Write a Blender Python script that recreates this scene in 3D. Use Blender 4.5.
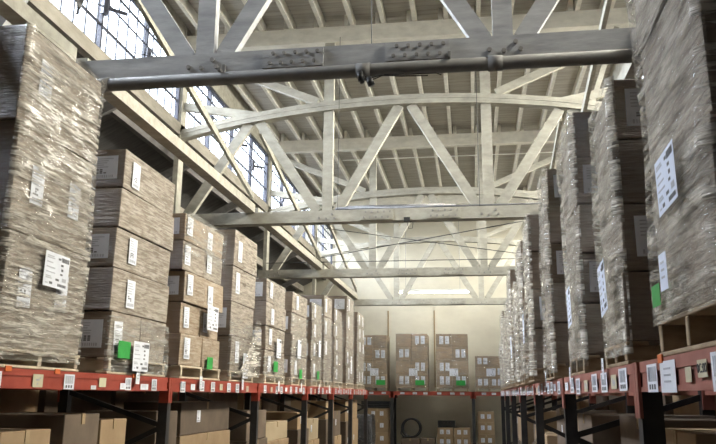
import bpy, bmesh, math, random
from mathutils import Vector, Matrix, noise
C = bpy.context.scene.collection
for o in list(bpy.data.objects): bpy.data.objects.remove(o)
random.seed(7)
EYE = 1.6                      # camera height; measured heights below are relative to it

# ------------------------------------------------------------------ camera
def make_camera():
    f, vp, roll, c = 745.0, (473.5, 396.5), math.radians(-0.5), (358, 222)
    x, y = vp[0]-c[0], vp[1]-c[1]
    x, y = x*math.cos(roll)-y*math.sin(roll), x*math.sin(roll)+y*math.cos(roll)
    p = math.atan(y/f); a = math.atan(x/f*math.cos(p))
    R = Vector((math.cos(a), math.sin(a), 0)); F0 = Vector((-math.sin(a), math.cos(a), 0)); U0 = Vector((0, 0, 1))
    F = F0*math.cos(p)+U0*math.sin(p); U = U0*math.cos(p)-F0*math.sin(p)
    cr, sr = math.cos(roll), math.sin(roll)
    right = R*cr-U*sr; up = R*sr+U*cr; back = -F
    cam = bpy.data.cameras.new('camera'); ob = bpy.data.objects.new('camera', cam); C.objects.link(ob)
    cam.sensor_width = 36; cam.sensor_fit = 'HORIZONTAL'; cam.lens = f/716*36; cam.clip_start = .05
    M = Matrix((right, up, back)).transposed().to_4x4(); M.translation = Vector((0, 0, EYE))
    ob.matrix_world = M
    bpy.context.scene.camera = ob
make_camera()

# ------------------------------------------------------------------ light
sc = bpy.context.scene
sc.view_settings.view_transform = 'Standard'; sc.view_settings.look = 'None'
sc.view_settings.gamma = 1; sc.view_settings.exposure = 0.55; sc.view_settings.use_curve_mapping = False
w = bpy.data.worlds.new('sky'); sc.world = w; w.use_nodes = True
wn = w.node_tree; wtc = wn.nodes.new('ShaderNodeTexCoord'); wsp = wn.nodes.new('ShaderNodeSeparateXYZ'); wrp = wn.nodes.new('ShaderNodeValToRGB')
wn.links.new(wtc.outputs['Generated'], wsp.inputs[0]); wn.links.new(wsp.outputs['Z'], wrp.inputs[0])
wrp.color_ramp.elements[0].position = .0; wrp.color_ramp.elements[0].color = (.10, .10, .095, 1)
wrp.color_ramp.elements[1].position = .06; wrp.color_ramp.elements[1].color = (.88, .94, 1, 1)
wn.links.new(wrp.outputs[0], wn.nodes['Background'].inputs[0]); wn.nodes['Background'].inputs[1].default_value = 4.0
def window_light(name, loc, rot, sx, sy, power, col):
    l = bpy.data.lights.new(name, 'AREA'); l.shape = 'RECTANGLE'; l.size = sx; l.size_y = sy; l.energy = power; l.color = col
    l.spread = math.radians(120)
    o = bpy.data.objects.new(name, l); C.objects.link(o); o.location = loc; o.rotation_euler = rot
    return o
XL, XR, XC = -5.0, 2.95, -1.03          # clerestory planes and truss centre
for k in range(6):             # daylight from the brighter end of the sky, one area light per stretch of windows
    yc = 5.6+3.5*k; turn = math.radians(12 if yc < 17 else (4 if yc < 20 else -10))
    window_light('daylight_left_windows', (XL-1.45, yc, EYE+6.15), (0, math.radians(-54), -turn), 3.2, 3.5, 900, (.92, .96, 1))
    window_light('daylight_right_windows', (XR+1.45, yc, EYE+6.15), (0, math.radians(54), turn), 3.2, 3.5, 1180, (1, .91, .72))

# ------------------------------------------------------------------ materials
def new_mat(name):
    m = bpy.data.materials.new(name); m.use_nodes = True
    nt = m.node_tree; return m, nt, nt.nodes['Principled BSDF']
def tex_coord(nt, scale=(1, 1, 1), rot=(0, 0, 0), rnd=False):
    tc = nt.nodes.new('ShaderNodeTexCoord'); mp = nt.nodes.new('ShaderNodeMapping')
    mp.inputs['Scale'].default_value = scale; mp.inputs['Rotation'].default_value = rot
    nt.links.new(tc.outputs['Object'], mp.inputs['Vector'])
    if rnd:
        oi = nt.nodes.new('ShaderNodeObjectInfo'); ml = nt.nodes.new('ShaderNodeMath'); ml.operation = 'MULTIPLY'; ml.inputs[1].default_value = 37
        nt.links.new(oi.outputs['Random'], ml.inputs[0]); nt.links.new(ml.outputs[0], mp.inputs['Location'])
    return mp
def noise_tex(nt, vec, scale, detail=3, rough=.55, dist=0):
    n = nt.nodes.new('ShaderNodeTexNoise'); n.inputs['Scale'].default_value = scale; n.inputs['Detail'].default_value = detail
    n.inputs['Roughness'].default_value = rough; n.inputs['Distortion'].default_value = dist
    nt.links.new(vec.outputs[0], n.inputs['Vector']); return n
def ramp(nt, src, stops):
    r = nt.nodes.new('ShaderNodeValToRGB'); e = r.color_ramp.elements
    while len(e) < len(stops): e.new(.5)
    for k, (p, c) in zip(e, stops):
        k.position = p; k.color = c if len(c) == 4 else (*c, 1)
    nt.links.new(src, r.inputs[0]); return r
def bump(nt, src, strength, dist, normal_in):
    b = nt.nodes.new('ShaderNodeBump'); b.inputs['Strength'].default_value = strength; b.inputs['Distance'].default_value = dist
    nt.links.new(src, b.inputs['Height']); nt.links.new(b.outputs[0], normal_in); return b
def simple(name, c1, c2, scale=(3, 3, 3), ns=4, rough=.7, metal=0, bmp=.15, stretch=None, spec=.3):
    m, nt, b = new_mat(name)
    v = tex_coord(nt, scale); n = noise_tex(nt, v, ns, 5, .6)
    r = ramp(nt, n.outputs['Fac'], [(.3, c1), (.7, c2)])
    nt.links.new(r.outputs[0], b.inputs['Base Color'])
    b.inputs['Roughness'].default_value = rough; b.inputs['Metallic'].default_value = metal; b.inputs['Specular IOR Level'].default_value = spec
    if bmp: bump(nt, n.outputs['Fac'], bmp, .02, b.inputs['Normal'])
    return m
M = {}
M['timber'] = simple('painted_timber', (.27, .258, .218), (.41, .39, .33), (.5, 1, 1), 9, .75)
M['timber_pale'] = simple('pale_painted_timber', (.58, .555, .48), (.74, .71, .62), (.5, 1, 1), 9, .75)
M['timber_grey'] = simple('grey_painted_timber', (.27, .27, .275), (.46, .46, .46), (.25, 1, 1), 9, .75, bmp=.3)
M['timber_tan'] = simple('tan_timber', (.22, .20, .165), (.36, .33, .28), (1, .3, 1), 8, .8)
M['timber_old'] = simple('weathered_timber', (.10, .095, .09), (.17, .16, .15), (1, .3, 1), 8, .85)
M['pipe'] = simple('grey_pipe', (.14, .135, .13), (.19, .185, .175), (1, 1, 1), 5, .65, 0, 0, spec=.3)
M['plaster'] = simple('cream_plaster', (.50, .465, .375), (.60, .565, .46), (.35, 1, .6), 3, .85, bmp=.05)
M['seam'] = simple('brown_stain', (.20, .13, .06), (.34, .24, .12), (6, 1, 1), 4, .9, bmp=0)
M['darkwall'] = simple('dark_wall', (.05, .048, .045), (.09, .085, .08), (1, 1, 1), 3, .9)
M['concrete'] = simple('concrete_floor', (.22, .21, .19), (.32, .30, .27), (1, 1, 1), 3, .6)
M['red'] = simple('red_rack_paint', (.25, .042, .027), (.36, .07, .045), (1, 1, 1), 5, .45, bmp=.05)
M['faded_red'] = simple('faded_red_rack_paint', (.25, .085, .065), (.36, .15, .12), (1, 1, 1), 5, .5, bmp=.05)
M['orange'] = simple('orange_clip', (.55, .12, .03), (.65, .17, .05), (1, 1, 1), 5, .5, bmp=0)
M['charcoal'] = simple('charcoal_rack_paint', (.018, .018, .02), (.04, .038, .038), (1, 1, 1), 6, .5, bmp=.05)
M['pallet'] = simple('pallet_wood', (.20, .14, .085), (.42, .32, .21), (1, 1, 3), 6, .8)
M['pale_pallet'] = simple('pale_pallet_wood', (.40, .33, .24), (.60, .52, .40), (1, 1, 3), 6, .8)
M['paper'] = simple('white_paper', (.62, .64, .70), (.70, .715, .77), rough=.6, bmp=0)
M['paper_blue'] = simple('bluish_paper', (.60, .65, .78), (.68, .72, .84), rough=.6, bmp=0)
M['cream'] = simple('cream_sticker', (.48, .44, .31), (.54, .50, .36), rough=.5, bmp=0)
M['ink'] = simple('black_ink', (.08, .08, .09), (.12, .12, .13), rough=.6, bmp=0)
M['inkgrey'] = simple('grey_ink', (.36, .37, .42), (.44, .45, .49), rough=.6, bmp=0)
M['green'] = simple('green_sticker', (.025, .25, .045), (.04, .33, .065), rough=.5, bmp=0)
M['black'] = simple('black_plastic', (.012, .012, .014), (.03, .03, .03), rough=.4, bmp=0)
M['steel'] = simple('dark_window_steel', (.03, .035, .05), (.06, .06, .075), rough=.6, bmp=0)
M['bolt'] = simple('bolt_steel', (.20, .19, .18), (.34, .32, .30), rough=.5, metal=.4, bmp=0)
M['fixture'] = simple('white_enamel', (.75, .75, .72), (.8, .8, .78), rough=.4, bmp=0)
M['conduit'] = simple('grey_conduit', (.16, .16, .17), (.24, .24, .25), rough=.4, metal=.5, bmp=0)
M['tape'] = simple('clear_brown_tape', (.34, .25, .15), (.42, .32, .2), rough=.25, bmp=0, spec=.6)
def planks(name, c1, c2, axis_scale, width):
    m, nt, b = new_mat(name)
    v = tex_coord(nt, (1, 1, 1))
    wv = nt.nodes.new('ShaderNodeTexWave'); wv.wave_type = 'BANDS'; wv.bands_direction = axis_scale; wv.wave_profile = 'SAW'
    wv.inputs['Scale'].default_value = 1/width*.314; wv.inputs['Distortion'].default_value = 0
    nt.links.new(v.outputs[0], wv.inputs['Vector'])
    n = noise_tex(nt, tex_coord(nt, (.4, 3, 1)), 4, 4)
    r = ramp(nt, n.outputs['Fac'], [(.3, c1), (.7, c2)])
    g = ramp(nt, wv.outputs['Fac'], [(0, (.35, .35, .35)), (.07, (1, 1, 1)), (1, (1, 1, 1))])
    mx = nt.nodes.new('ShaderNodeMixRGB'); mx.blend_type = 'MULTIPLY'; mx.inputs[0].default_value = 1
    nt.links.new(r.outputs[0], mx.inputs[1]); nt.links.new(g.outputs[0], mx.inputs[2]); nt.links.new(mx.outputs[0], b.inputs['Base Color'])
    b.inputs['Roughness'].default_value = .8
    bump(nt, wv.outputs['Fac'], .3, .01, b.inputs['Normal'])
    return m
M['boards'] = planks('roof_boards', (.32, .30, .26), (.45, .425, .37), 'Y', .15)
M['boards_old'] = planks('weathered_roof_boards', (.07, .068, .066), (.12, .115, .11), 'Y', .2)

def film_streaks(nt, scale=1.0, lean=.42):
    """Height field of stretched film: fine drawn lines running slightly downhill, broken by creases."""
    a = noise_tex(nt, tex_coord(nt, (1.3*scale, 1.3*scale, 18*scale), (lean, .32 if lean < .6 else .1, 0), True), 2.2, 4, .65, .5)
    b = noise_tex(nt, tex_coord(nt, (2.5*scale, 2.5*scale, 9*scale), (-.75, .6, .2), True), 1.8, 4, .6, .8)
    mx = nt.nodes.new('ShaderNodeMath'); mx.operation = 'MULTIPLY_ADD'; mx.inputs[1].default_value = .65
    nt.links.new(b.outputs['Fac'], mx.inputs[0]); nt.links.new(a.outputs['Fac'], mx.inputs[2])
    return mx
def carton_mat(name, c1, c2, film=1.0):
    m, nt, b = new_mat(name)
    n = noise_tex(nt, tex_coord(nt, (1, 1, 1), rnd=True), 3.5, 4)
    r = ramp(nt, n.outputs['Fac'], [(.3, c1), (.7, c2)])
    oi = nt.nodes.new('ShaderNodeObjectInfo'); hv = nt.nodes.new('ShaderNodeHueSaturation')
    mr = nt.nodes.new('ShaderNodeMapRange'); mr.inputs['To Min'].default_value = .82; mr.inputs['To Max'].default_value = 1.15
    nt.links.new(oi.outputs['Random'], mr.inputs['Value']); nt.links.new(mr.outputs[0], hv.inputs['Value']); nt.links.new(r.outputs[0], hv.inputs['Color'])
    b.inputs['Roughness'].default_value = .7; b.inputs['Specular IOR Level'].default_value = .3
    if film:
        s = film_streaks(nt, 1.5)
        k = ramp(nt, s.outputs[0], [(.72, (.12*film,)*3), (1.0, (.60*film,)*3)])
        # whitish film haze, weakened on the end faces to paint in their shade
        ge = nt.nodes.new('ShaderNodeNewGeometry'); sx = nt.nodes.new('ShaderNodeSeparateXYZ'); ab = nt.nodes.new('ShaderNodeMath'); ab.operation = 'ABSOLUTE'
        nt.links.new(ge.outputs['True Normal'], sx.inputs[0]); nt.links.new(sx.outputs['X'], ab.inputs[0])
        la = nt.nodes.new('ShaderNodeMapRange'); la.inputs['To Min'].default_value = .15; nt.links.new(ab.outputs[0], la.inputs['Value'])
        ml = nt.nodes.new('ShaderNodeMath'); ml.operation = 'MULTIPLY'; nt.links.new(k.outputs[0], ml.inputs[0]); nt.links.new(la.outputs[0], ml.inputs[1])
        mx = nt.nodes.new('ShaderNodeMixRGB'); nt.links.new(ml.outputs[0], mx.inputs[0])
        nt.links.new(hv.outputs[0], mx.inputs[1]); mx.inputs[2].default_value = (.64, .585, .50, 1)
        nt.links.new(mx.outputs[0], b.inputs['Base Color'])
        b.inputs['Coat Weight'].default_value = min(1, film); b.inputs['Coat Roughness'].default_value = .13; b.inputs['Coat IOR'].default_value = 1.55
        bump(nt, s.outputs[0], 1, .05, b.inputs['Coat Normal'])
        bump(nt, s.outputs[0], .25, .02, b.inputs['Normal'])
    else: nt.links.new(hv.outputs[0], b.inputs['Base Color'])
    return m
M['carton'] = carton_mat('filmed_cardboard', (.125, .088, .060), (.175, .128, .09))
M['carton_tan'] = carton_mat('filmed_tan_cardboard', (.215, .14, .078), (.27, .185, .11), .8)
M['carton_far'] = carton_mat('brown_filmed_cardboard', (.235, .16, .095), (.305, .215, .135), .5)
M['carton_dark'] = carton_mat('plain_dark_cardboard', (.10, .075, .055), (.15, .11, .08), 0)
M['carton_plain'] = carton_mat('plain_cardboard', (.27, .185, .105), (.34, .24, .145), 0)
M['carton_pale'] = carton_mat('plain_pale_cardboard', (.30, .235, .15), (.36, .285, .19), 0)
def film_mat(name, alpha0, alpha1, tint, rough=.1, lean=.42):
    m, nt, b = new_mat(name)
    s = film_streaks(nt, 1.0 if lean < .6 else .7, lean)
    b.inputs['Base Color'].default_value = (*tint, 1); b.inputs['Roughness'].default_value = rough
    b.inputs['Specular IOR Level'].default_value = .9
    b.inputs['Coat Weight'].default_value = .5; b.inputs['Coat Roughness'].default_value = .08
    bump(nt, s.outputs[0], 1, .06, b.inputs['Normal'])
    k = ramp(nt, s.outputs[0], [(.74, (alpha0,)*3), (.96, (alpha1,)*3)])
    nt.links.new(k.outputs[0], b.inputs['Alpha'])
    return m
M['film'] = film_mat('stretch_film', .04, .5, (.75, .73, .68))
M['film_thick'] = film_mat('layered_stretch_film', .10, .8, (.70, .65, .57))
M['film_diagonal'] = film_mat('diagonally_drawn_film', .08, .8, (.72, .67, .59), .1, .75)
M['film_upright'] = film_mat('crumpled_film', .08, .85, (.74, .69, .60), .09, 1.25)
M['film_black'] = film_mat('black_stretch_film', .95, 1, (.02, .02, .022))
def glass_mat():
    m, nt, b = new_mat('window_glass')
    out = nt.nodes['Material Output']; t = nt.nodes.new('ShaderNodeBsdfTransparent'); g = nt.nodes.new('ShaderNodeBsdfGlossy'); mx = nt.nodes.new('ShaderNodeMixShader')
    g.inputs['Roughness'].default_value = .1; mx.inputs[0].default_value = .06; t.inputs[0].default_value = (.95, .97, 1, 1)
    nt.links.new(t.outputs[0], mx.inputs[1]); nt.links.new(g.outputs[0], mx.inputs[2]); nt.links.new(mx.outputs[0], out.inputs['Surface'])
    return m
M['glass'] = glass_mat()
def lamp_mat():
    m, nt, b = new_mat('lit_tube'); b.inputs['Emission Color'].default_value = (1, .95, .78, 1); b.inputs['Emission Strength'].default_value = 7
    return m
M['tube'] = lamp_mat()

# ------------------------------------------------------------------ mesh helpers
class MB:
    def __init__(s): s.v = []; s.f = []; s.mi = []
    def add(s, vs, fs, m=0):
        k = len(s.v); s.v += [tuple(p) for p in vs]; s.f += [[k+i for i in f] for f in fs]; s.mi += [m]*len(fs); return s
    def box(s, a, b, m=0):
        (x0, y0, z0), (x1, y1, z1) = a, b
        x0, x1 = min(x0, x1), max(x0, x1); y0, y1 = min(y0, y1), max(y0, y1); z0, z1 = min(z0, z1), max(z0, z1)
        return s.add([(x0, y0, z0), (x1, y0, z0), (x1, y1, z0), (x0, y1, z0), (x0, y0, z1), (x1, y0, z1), (x1, y1, z1), (x0, y1, z1)],
                     [(3, 2, 1, 0), (4, 5, 6, 7), (0, 1, 5, 4), (1, 2, 6, 5), (2, 3, 7, 6), (3, 0, 4, 7)], m)
    def bar(s, p, q, wd, ht, side=(0, 1, 0), m=0):
        """rectangular bar from p to q; wd measured along `side`, ht across it"""
        p, q = Vector(p), Vector(q); d = (q-p).normalized(); sd = Vector(side); sd = (sd-d*sd.dot(d)).normalized(); up = d.cross(sd)
        vs = []
        for c in (p, q):
            for a, b in ((-1, -1), (1, -1), (1, 1), (-1, 1)): vs.append(c+sd*a*wd/2+up*b*ht/2)
        return s.add(vs, [(3, 2, 1, 0), (4, 5, 6, 7), (0, 1, 5, 4), (1, 2, 6, 5), (2, 3, 7, 6), (3, 0, 4, 7)], m)
    def tube(s, pts, r, n=8, m=0):
        pts = [Vector(p) for p in pts]; k0 = []
        for i, p in enumerate(pts):
            d = (pts[min(i+1, len(pts)-1)]-pts[max(i-1, 0)]).normalized()
            a = d.orthogonal().normalized() if i == 0 else (a-d*a.dot(d)).normalized()
            b = d.cross(a)
            k0.append([p+(a*math.cos(t)+b*math.sin(t))*r for t in (2*math.pi*j/n for j in range(n))])
        vs = [v for ring in k0 for v in ring]; fs = []
        for i in range(len(pts)-1):
            for j in range(n): fs.append((i*n+j, i*n+(j+1) % n, (i+1)*n+(j+1) % n, (i+1)*n+j))
        fs.append(tuple(range(n))[::-1]); fs.append(tuple((len(pts)-1)*n+j for j in range(n)))
        return s.add(vs, fs, m)
    def mesh(s, name, mats, smooth=False):
        me = bpy.data.meshes.new(name); me.from_pydata(s.v, [], s.f)
        for m in (mats if isinstance(mats, (list, tuple)) else [mats]): me.materials.append(m)
        me.polygons.foreach_set('material_index', s.mi)
        if smooth: me.polygons.foreach_set('use_smooth', [True]*len(me.polygons))
        me.update(); return me
    def build(s, name, mats, parent=None, smooth=False, loc=None):
        o = bpy.data.objects.new(name, s.mesh(name, mats, smooth)); C.objects.link(o)
        if parent: o.parent = parent
        if loc: o.location = loc
        return o
def bevelled(name, mats, parent, a, b, off=.008, seg=2, jit=0):
    """a bevelled box from corner a to corner b, its origin at the centre of its base"""
    bm = bmesh.new(); bmesh.ops.create_cube(bm, size=1)
    sx, sy, sz = (abs(b[i]-a[i]) for i in range(3)); c = [(a[i]+b[i])/2 for i in range(2)]+[min(a[2], b[2])]
    for v in bm.verts:
        v.co = Vector((v.co.x*sx+random.uniform(-jit, jit), v.co.y*sy+random.uniform(-jit, jit), (v.co.z+.5)*sz))
    if off: bmesh.ops.bevel(bm, geom=bm.edges[:], offset=off, segments=seg, affect='EDGES', profile=.6)
    me = bpy.data.meshes.new(name); bm.to_mesh(me); bm.free()
    me.materials.append(mats); o = bpy.data.objects.new(name, me); C.objects.link(o); o.parent = parent; o.location = c
    return o
def tag(o, label=None, cat=None, group=None, kind=None):
    if label: o['label'] = label
    if cat: o['category'] = cat
    if group: o['group'] = group
    if kind: o['kind'] = kind
    return o
def thing(name, loc, label, cat, group=None):
    o = bpy.data.objects.new(name, None); C.objects.link(o); o.location = loc; o.empty_display_size = .1
    return tag(o, label, cat, group)
def rel(o, p): return (p[0]-o.location.x, p[1]-o.location.y, p[2]-o.location.z)

# ------------------------------------------------------------------ room shell
YB, YF = 26.9, -3.5            # back wall, wall behind the camera
ZR = EYE+6.56                  # underside of the roof boards
SILL, WTOP = EYE+4.66, EYE+6.0
OX0, OX1 = -8.6, 6.5           # outer walls of the side bays
MB().box((OX0, YF, -.15), (OX1, YB, 0)).build('floor', M['concrete'])['kind'] = 'structure'
ce = MB().box((XL-.15, YF, ZR), (XR+.15, YB+.2, ZR+.05)).build('ceiling', M['boards']); ce['kind'] = 'structure'
MB().box((OX0, YB, 0), (OX1, YB+.2, ZR)).build('wall_back', M['plaster'])['kind'] = 'structure'
wb = bpy.data.objects['wall_back']
for i, x in enumerate((-2.98, -1.32)):
    MB().box((x-.018, YB-.02, EYE+.3), (x+.018, YB, EYE+3.0)).build('panel_joint', M['seam'], wb)
MB().box((OX0, YF-.2, 0), (OX1, YF, ZR)).build('wall_front', M['darkwall'])['kind'] = 'structure'
MB().box((OX0-.2, YF, 0), (OX0, YB, EYE+3.0)).build('wall_left', M['darkwall'])['kind'] = 'structure'
MB().box((OX1, YF, 0), (OX1+.2, YB, EYE+3.0)).build('wall_right', M['darkwall'])['kind'] = 'structure'
TY = [6.05, 11.95, 17.8, 23.65]          # truss planes
for side, x, sg in (('left', XL, -1), ('right', XR, 1)):
    t = MB().box((x-.12 if sg < 0 else x, YF, SILL-.21), (x if sg < 0 else x+.12, YB, SILL)).build('trim_1' if sg < 0 else 'trim_2', M['timber_tan']); t['kind'] = 'structure'
    # header above the windows, and the blank wall beyond the first bay behind the camera
    m = MB().box((x+sg*.02, YF, WTOP), (x+sg*.16, YB, ZR))
    m.box((x+sg*.02, YF, SILL), (x+sg*.16, 2.8, WTOP))
    m.build('wall_%s_upper' % side, M['timber'])['kind'] = 'structure'
    # lean-to roof of the side bay
    xo = OX0 if sg < 0 else OX1; zi, zo = SILL-.2, EYE+2.7
    m = MB(); n = 1
    a, b = Vector((x+sg*.13, 0, zi)), Vector((xo, 0, zo)); dn = Vector((0, 0, .04))
    vs = [(a.x, YF, a.z), (b.x, YF, b.z), (b.x, YB, b.z), (a.x, YB, a.z)]
    m.add(vs+[(v[0], v[1], v[2]+.05) for v in vs], [(0, 1, 2, 3), (7, 6, 5, 4), (0, 4, 5, 1), (1, 5, 6, 2), (2, 6, 7, 3), (3, 7, 4, 0)])
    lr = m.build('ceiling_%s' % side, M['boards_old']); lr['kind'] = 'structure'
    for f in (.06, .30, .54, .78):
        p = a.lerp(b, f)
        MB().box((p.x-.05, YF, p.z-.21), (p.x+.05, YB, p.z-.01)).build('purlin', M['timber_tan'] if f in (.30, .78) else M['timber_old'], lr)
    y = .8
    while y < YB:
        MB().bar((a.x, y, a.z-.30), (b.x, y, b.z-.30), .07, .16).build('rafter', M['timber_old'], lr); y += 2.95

# roof joists on the girders, as parts of the ceiling
ends = [YF+.1]+TY+[YB-.05]
for k in range(len(ends)-1):
    if ends[k+1] < 2: continue
    x = XL+.2+.1*(k % 2)
    while x < XR-.1:
        MB().box((x-.035, max(ends[k], 2.5)-.12, ZR-.2), (x+.035, ends[k+1]+.12, ZR)).build('roof_joist', M['timber_pale'], ce)
        x += .55
for i, (x, y) in enumerate(((-2.2, 13.6), (-1.9, 19.4), (.1, 9.0))):
    pass

# ------------------------------------------------------------------ windows
def clerestory(n, sg, x, y0, y1):
    wd = bpy.data.objects.new('window_%d' % n, None); C.objects.link(wd); wd.location = (x, (y0+y1)/2, SILL); wd['kind'] = 'structure'
    L = (y1-y0)/2; H = WTOP-SILL; xo = sg*.08
    f = MB(); t = .035
    f.box((xo-t, -L, 0), (xo+t, L, .05)); f.box((xo-t, -L, H-.05), (xo+t, L, H)); f.box((xo-t, -L, .05), (xo+t, -L+.05, H-.05)); f.box((xo-t, L-.05, .05), (xo+t, L, H-.05))
    f.build('window_frame', M['steel'], wd)
    MB().box((xo-.004, -L+.05, .05), (xo+.004, L-.05, H-.05)).build('pane', M['glass'], wd)
    g = MB(); y = -L+.30
    while y < L-.1:
        g.box((xo-.008, y-.010, .05), (xo+.008, y+.010, H-.05)); y += .30
    for z, hh in ((.42, .026), (.82, .012), (1.08, .02)): g.box((xo-.012, -L+.05, z-hh*.7), (xo+.012, L-.05, z+hh*.7))
    g.build('glazing_bars', M['steel'], wd)
    y = -L+1.35; k = 0
    while y < L-.3:
        MB().box((xo-.035-.02*sg*-1, y-.022, .05), (xo+.03, y+.022, H-.05)).build('mullion', M['steel'], wd)
        v = MB(); zz = .62+.06*(k % 2)
        v.tube([(xo-sg*.04, y, zz), (xo-sg*.24, y+.28, zz+.03)], .03, 6); v.tube([(xo-sg*.04, y, zz-.11), (xo-sg*.05, y, zz+.13)], .055, 6)
        v.tube([(xo-sg*.05, y-.02, zz), (xo-sg*.07, y-.55, zz-.20)], .009, 6)
        v.build('vent_lever', M['steel'], wd); y += 1.45; k += 1
    return wd
bays = [(2.9, TY[0]-.12)]+[(TY[i]+.12, TY[i+1]-.12) for i in range(3)]+[(TY[3]+.12, YB-.1)]
n = 1
for sg, x in ((-1, XL), (1, XR)):
    for y0, y1 in bays: 
        wd = clerestory(n, sg, x, y0, y1); n += 1
        if n == 3:      # torn flaps caught on the bars of the second bay
            for yy, zz, h in ((-1.95+.15, 1.02, .30), (-1.0, .42, .38)):
                m = MB(); pr = []
                for i in range(8):
                    t = i/7; ww = .015+.05*math.sin(math.pi*min(1, t*1.1))*(1+.5*math.sin(5*t)); cx = yy+.05*math.sin(3*t)
                    pr += [(.12, cx-ww, zz-h*t), (.17+.03*math.sin(6*t), cx, zz-h*t), (.12, cx+ww, zz-h*t), (.10, cx, zz-h*t)]
                fs = [(4*i+j, 4*i+(j+1) % 4, 4*i+4+(j+1) % 4, 4*i+4+j) for i in range(7) for j in range(4)]+[(3, 2, 1, 0), (28, 29, 30, 31)]
                m.add(pr, fs).build('torn_flap', M['black'], wd)

# ------------------------------------------------------------------ roof trusses
ARCH0, ARCHK = 4.93, .029
def arch_z(x, dz=0): return EYE+ARCH0+dz-ARCHK*(x-XC)**2
NB = [XC-1.32, XC+1.36]                  # inner bottom nodes
NT = [XC-2.66, XC, XC+2.66]              # top nodes
where = ['nearest the camera, a fat pipe slung under its chord', 'second from the camera, conduits along its bottom chord', 'third from the camera, wires crossing behind it', 'farthest from the camera, over the far racking']
for i, y in enumerate(TY):
    t = thing('roof_truss', (XC, y, EYE+2.85), 'painted timber bowstring roof truss '+where[i], 'roof truss')
    tm = M['timber_grey'] if i == 0 else M['timber']
    r = lambda p: rel(t, p)
    zc = EYE+2.905
    m = MB(); m.box(r((XL-.2, y-.1, zc-.1)), r((XR+.2, y-.015, zc+.1))); m.box(r((XL-.2, y+.015, zc-.1)), r((XR+.2, y+.1, zc+.1)))
    m.build('bottom_chord', tm, t)
    # splice plates and bolts on the camera side of the chord
    for bx in (XC-.75, XC+.35):
        s = MB().box(r((bx, y-.125, zc-.085)), r((bx+.55, y-.1, zc+.085))).build('splice_plate', tm, t)
        for q in range(5):
            for h in (-.045, .045):
                x = bx+.07+q*.1+(.03 if h > 0 else 0)
                MB().tube([r((x, y-.145, zc+h)), r((x, y-.12, zc+h))], .017, 8).build('bolt', M['bolt'], t)
    for bx in NB+[XL+.2, XR-.2]:
        for dx, h in ((-.12, -.03), (0, -.045), (.1, .03), (.14, -.04)):
            MB().tube([r((bx+dx, y-.125, zc+h)), r((bx+dx, y-.098, zc+h))], .02, 8).build('bolt', M['bolt'], t)
    # laminated arch
    arc = MB(); N = 28; xs = [XL+(XR-XL)*k/N for k in range(N+1)]
    for lay in range(4):
        z0, z1 = -.085+lay*.043, -.085+lay*.043+.039
        dp = .085 if lay % 2 == 0 else .079
        vs = []
        for x in xs: vs += [r((x, y-dp, arch_z(x, z0))), r((x, y+dp, arch_z(x, z0))), r((x, y+dp, arch_z(x, z1))), r((x, y-dp, arch_z(x, z1)))]
        fs = [(4*k+j, 4*k+4+j, 4*k+4+(j+1) % 4, 4*k+(j+1) % 4) for k in range(N) for j in range(4)]+[(0, 1, 2, 3), (4*N+3, 4*N+2, 4*N+1, 4*N)]
        arc.add(vs, fs)
    arc.build('top_chord', tm, t)
    for bx in NB:            # posts from the bottom chord through the arch to the roof girder
        MB().box(r((bx-.085, y-.05, zc+.1)), r((bx+.085, y+.05, EYE+6.07))).build('truss_post', tm, t)
    def web(p, q, wdt=.165, dpt=.085, nm='web_diagonal'):
        MB().bar(r((p[0], y+.002, p[1])), r((q[0], y+.002, q[1])), dpt, wdt).build(nm, tm, t)
    zb, zt = zc+.10, -.09
    web((NB[0]-.17, zb), (NT[0]+.1, arch_z(NT[0]+.1, zt))); web((NB[0]+.17, zb), (NT[1]-.10, arch_z(NT[1], zt)))
    web((NB[1]-.17, zb), (NT[1]+.10, arch_z(NT[1], zt))); web((NB[1]+.17, zb), (NT[2]-.1, arch_z(NT[2], zt)))
    web((XL+.18, zb), (NT[0]-.08, arch_z(NT[0], zt))); web((XR-.18, zb), (NT[2]+.08, arch_z(NT[2], zt)))
    for sg, xw, bt in ((1, XL, NT[0]), (-1, XR, NT[2])):
        web((xw+sg*.18, EYE+5.95), (xw+sg*2.45, arch_z(xw+sg*2.45, .12)), .13, .085, 'knee_brace')
        web((xw+sg*.0, EYE+5.02), (xw+sg*1.42, arch_z(xw+sg*1.42, .02)), .14, .085, 'knee_brace')
    web((XR-.88, EYE+4.75), (XR-.42, EYE+6.05), .08, .07, 'knee_brace')
    # girder carried by the posts
    gm = M['timber_pale']
    gd = tag(MB().box((XL, y-.09, EYE+6.07), (XR, y+.09, ZR-.2)).build('roof_girder', gm),
             'deep painted cross girder under the roof boards, above the %s' % ['truss nearest the camera', 'second truss from the camera', 'third truss from the camera', 'farthest truss'][i], 'girder', 'roof girders')
    for sg, xw, sd in ((-1, XL, 'left'), (1, XR, 'right')):
        col = tag(MB().box((xw-.09 if sg < 0 else xw, y-.11, 0), (xw if sg < 0 else xw+.09, y+.11, EYE+6.5)).build('timber_column', M['timber']),
                  'square painted column at the %s end of the %s truss from the camera' % (sd, ['first', 'second', 'third', 'fourth'][i]), 'column', 'window line columns')

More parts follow.
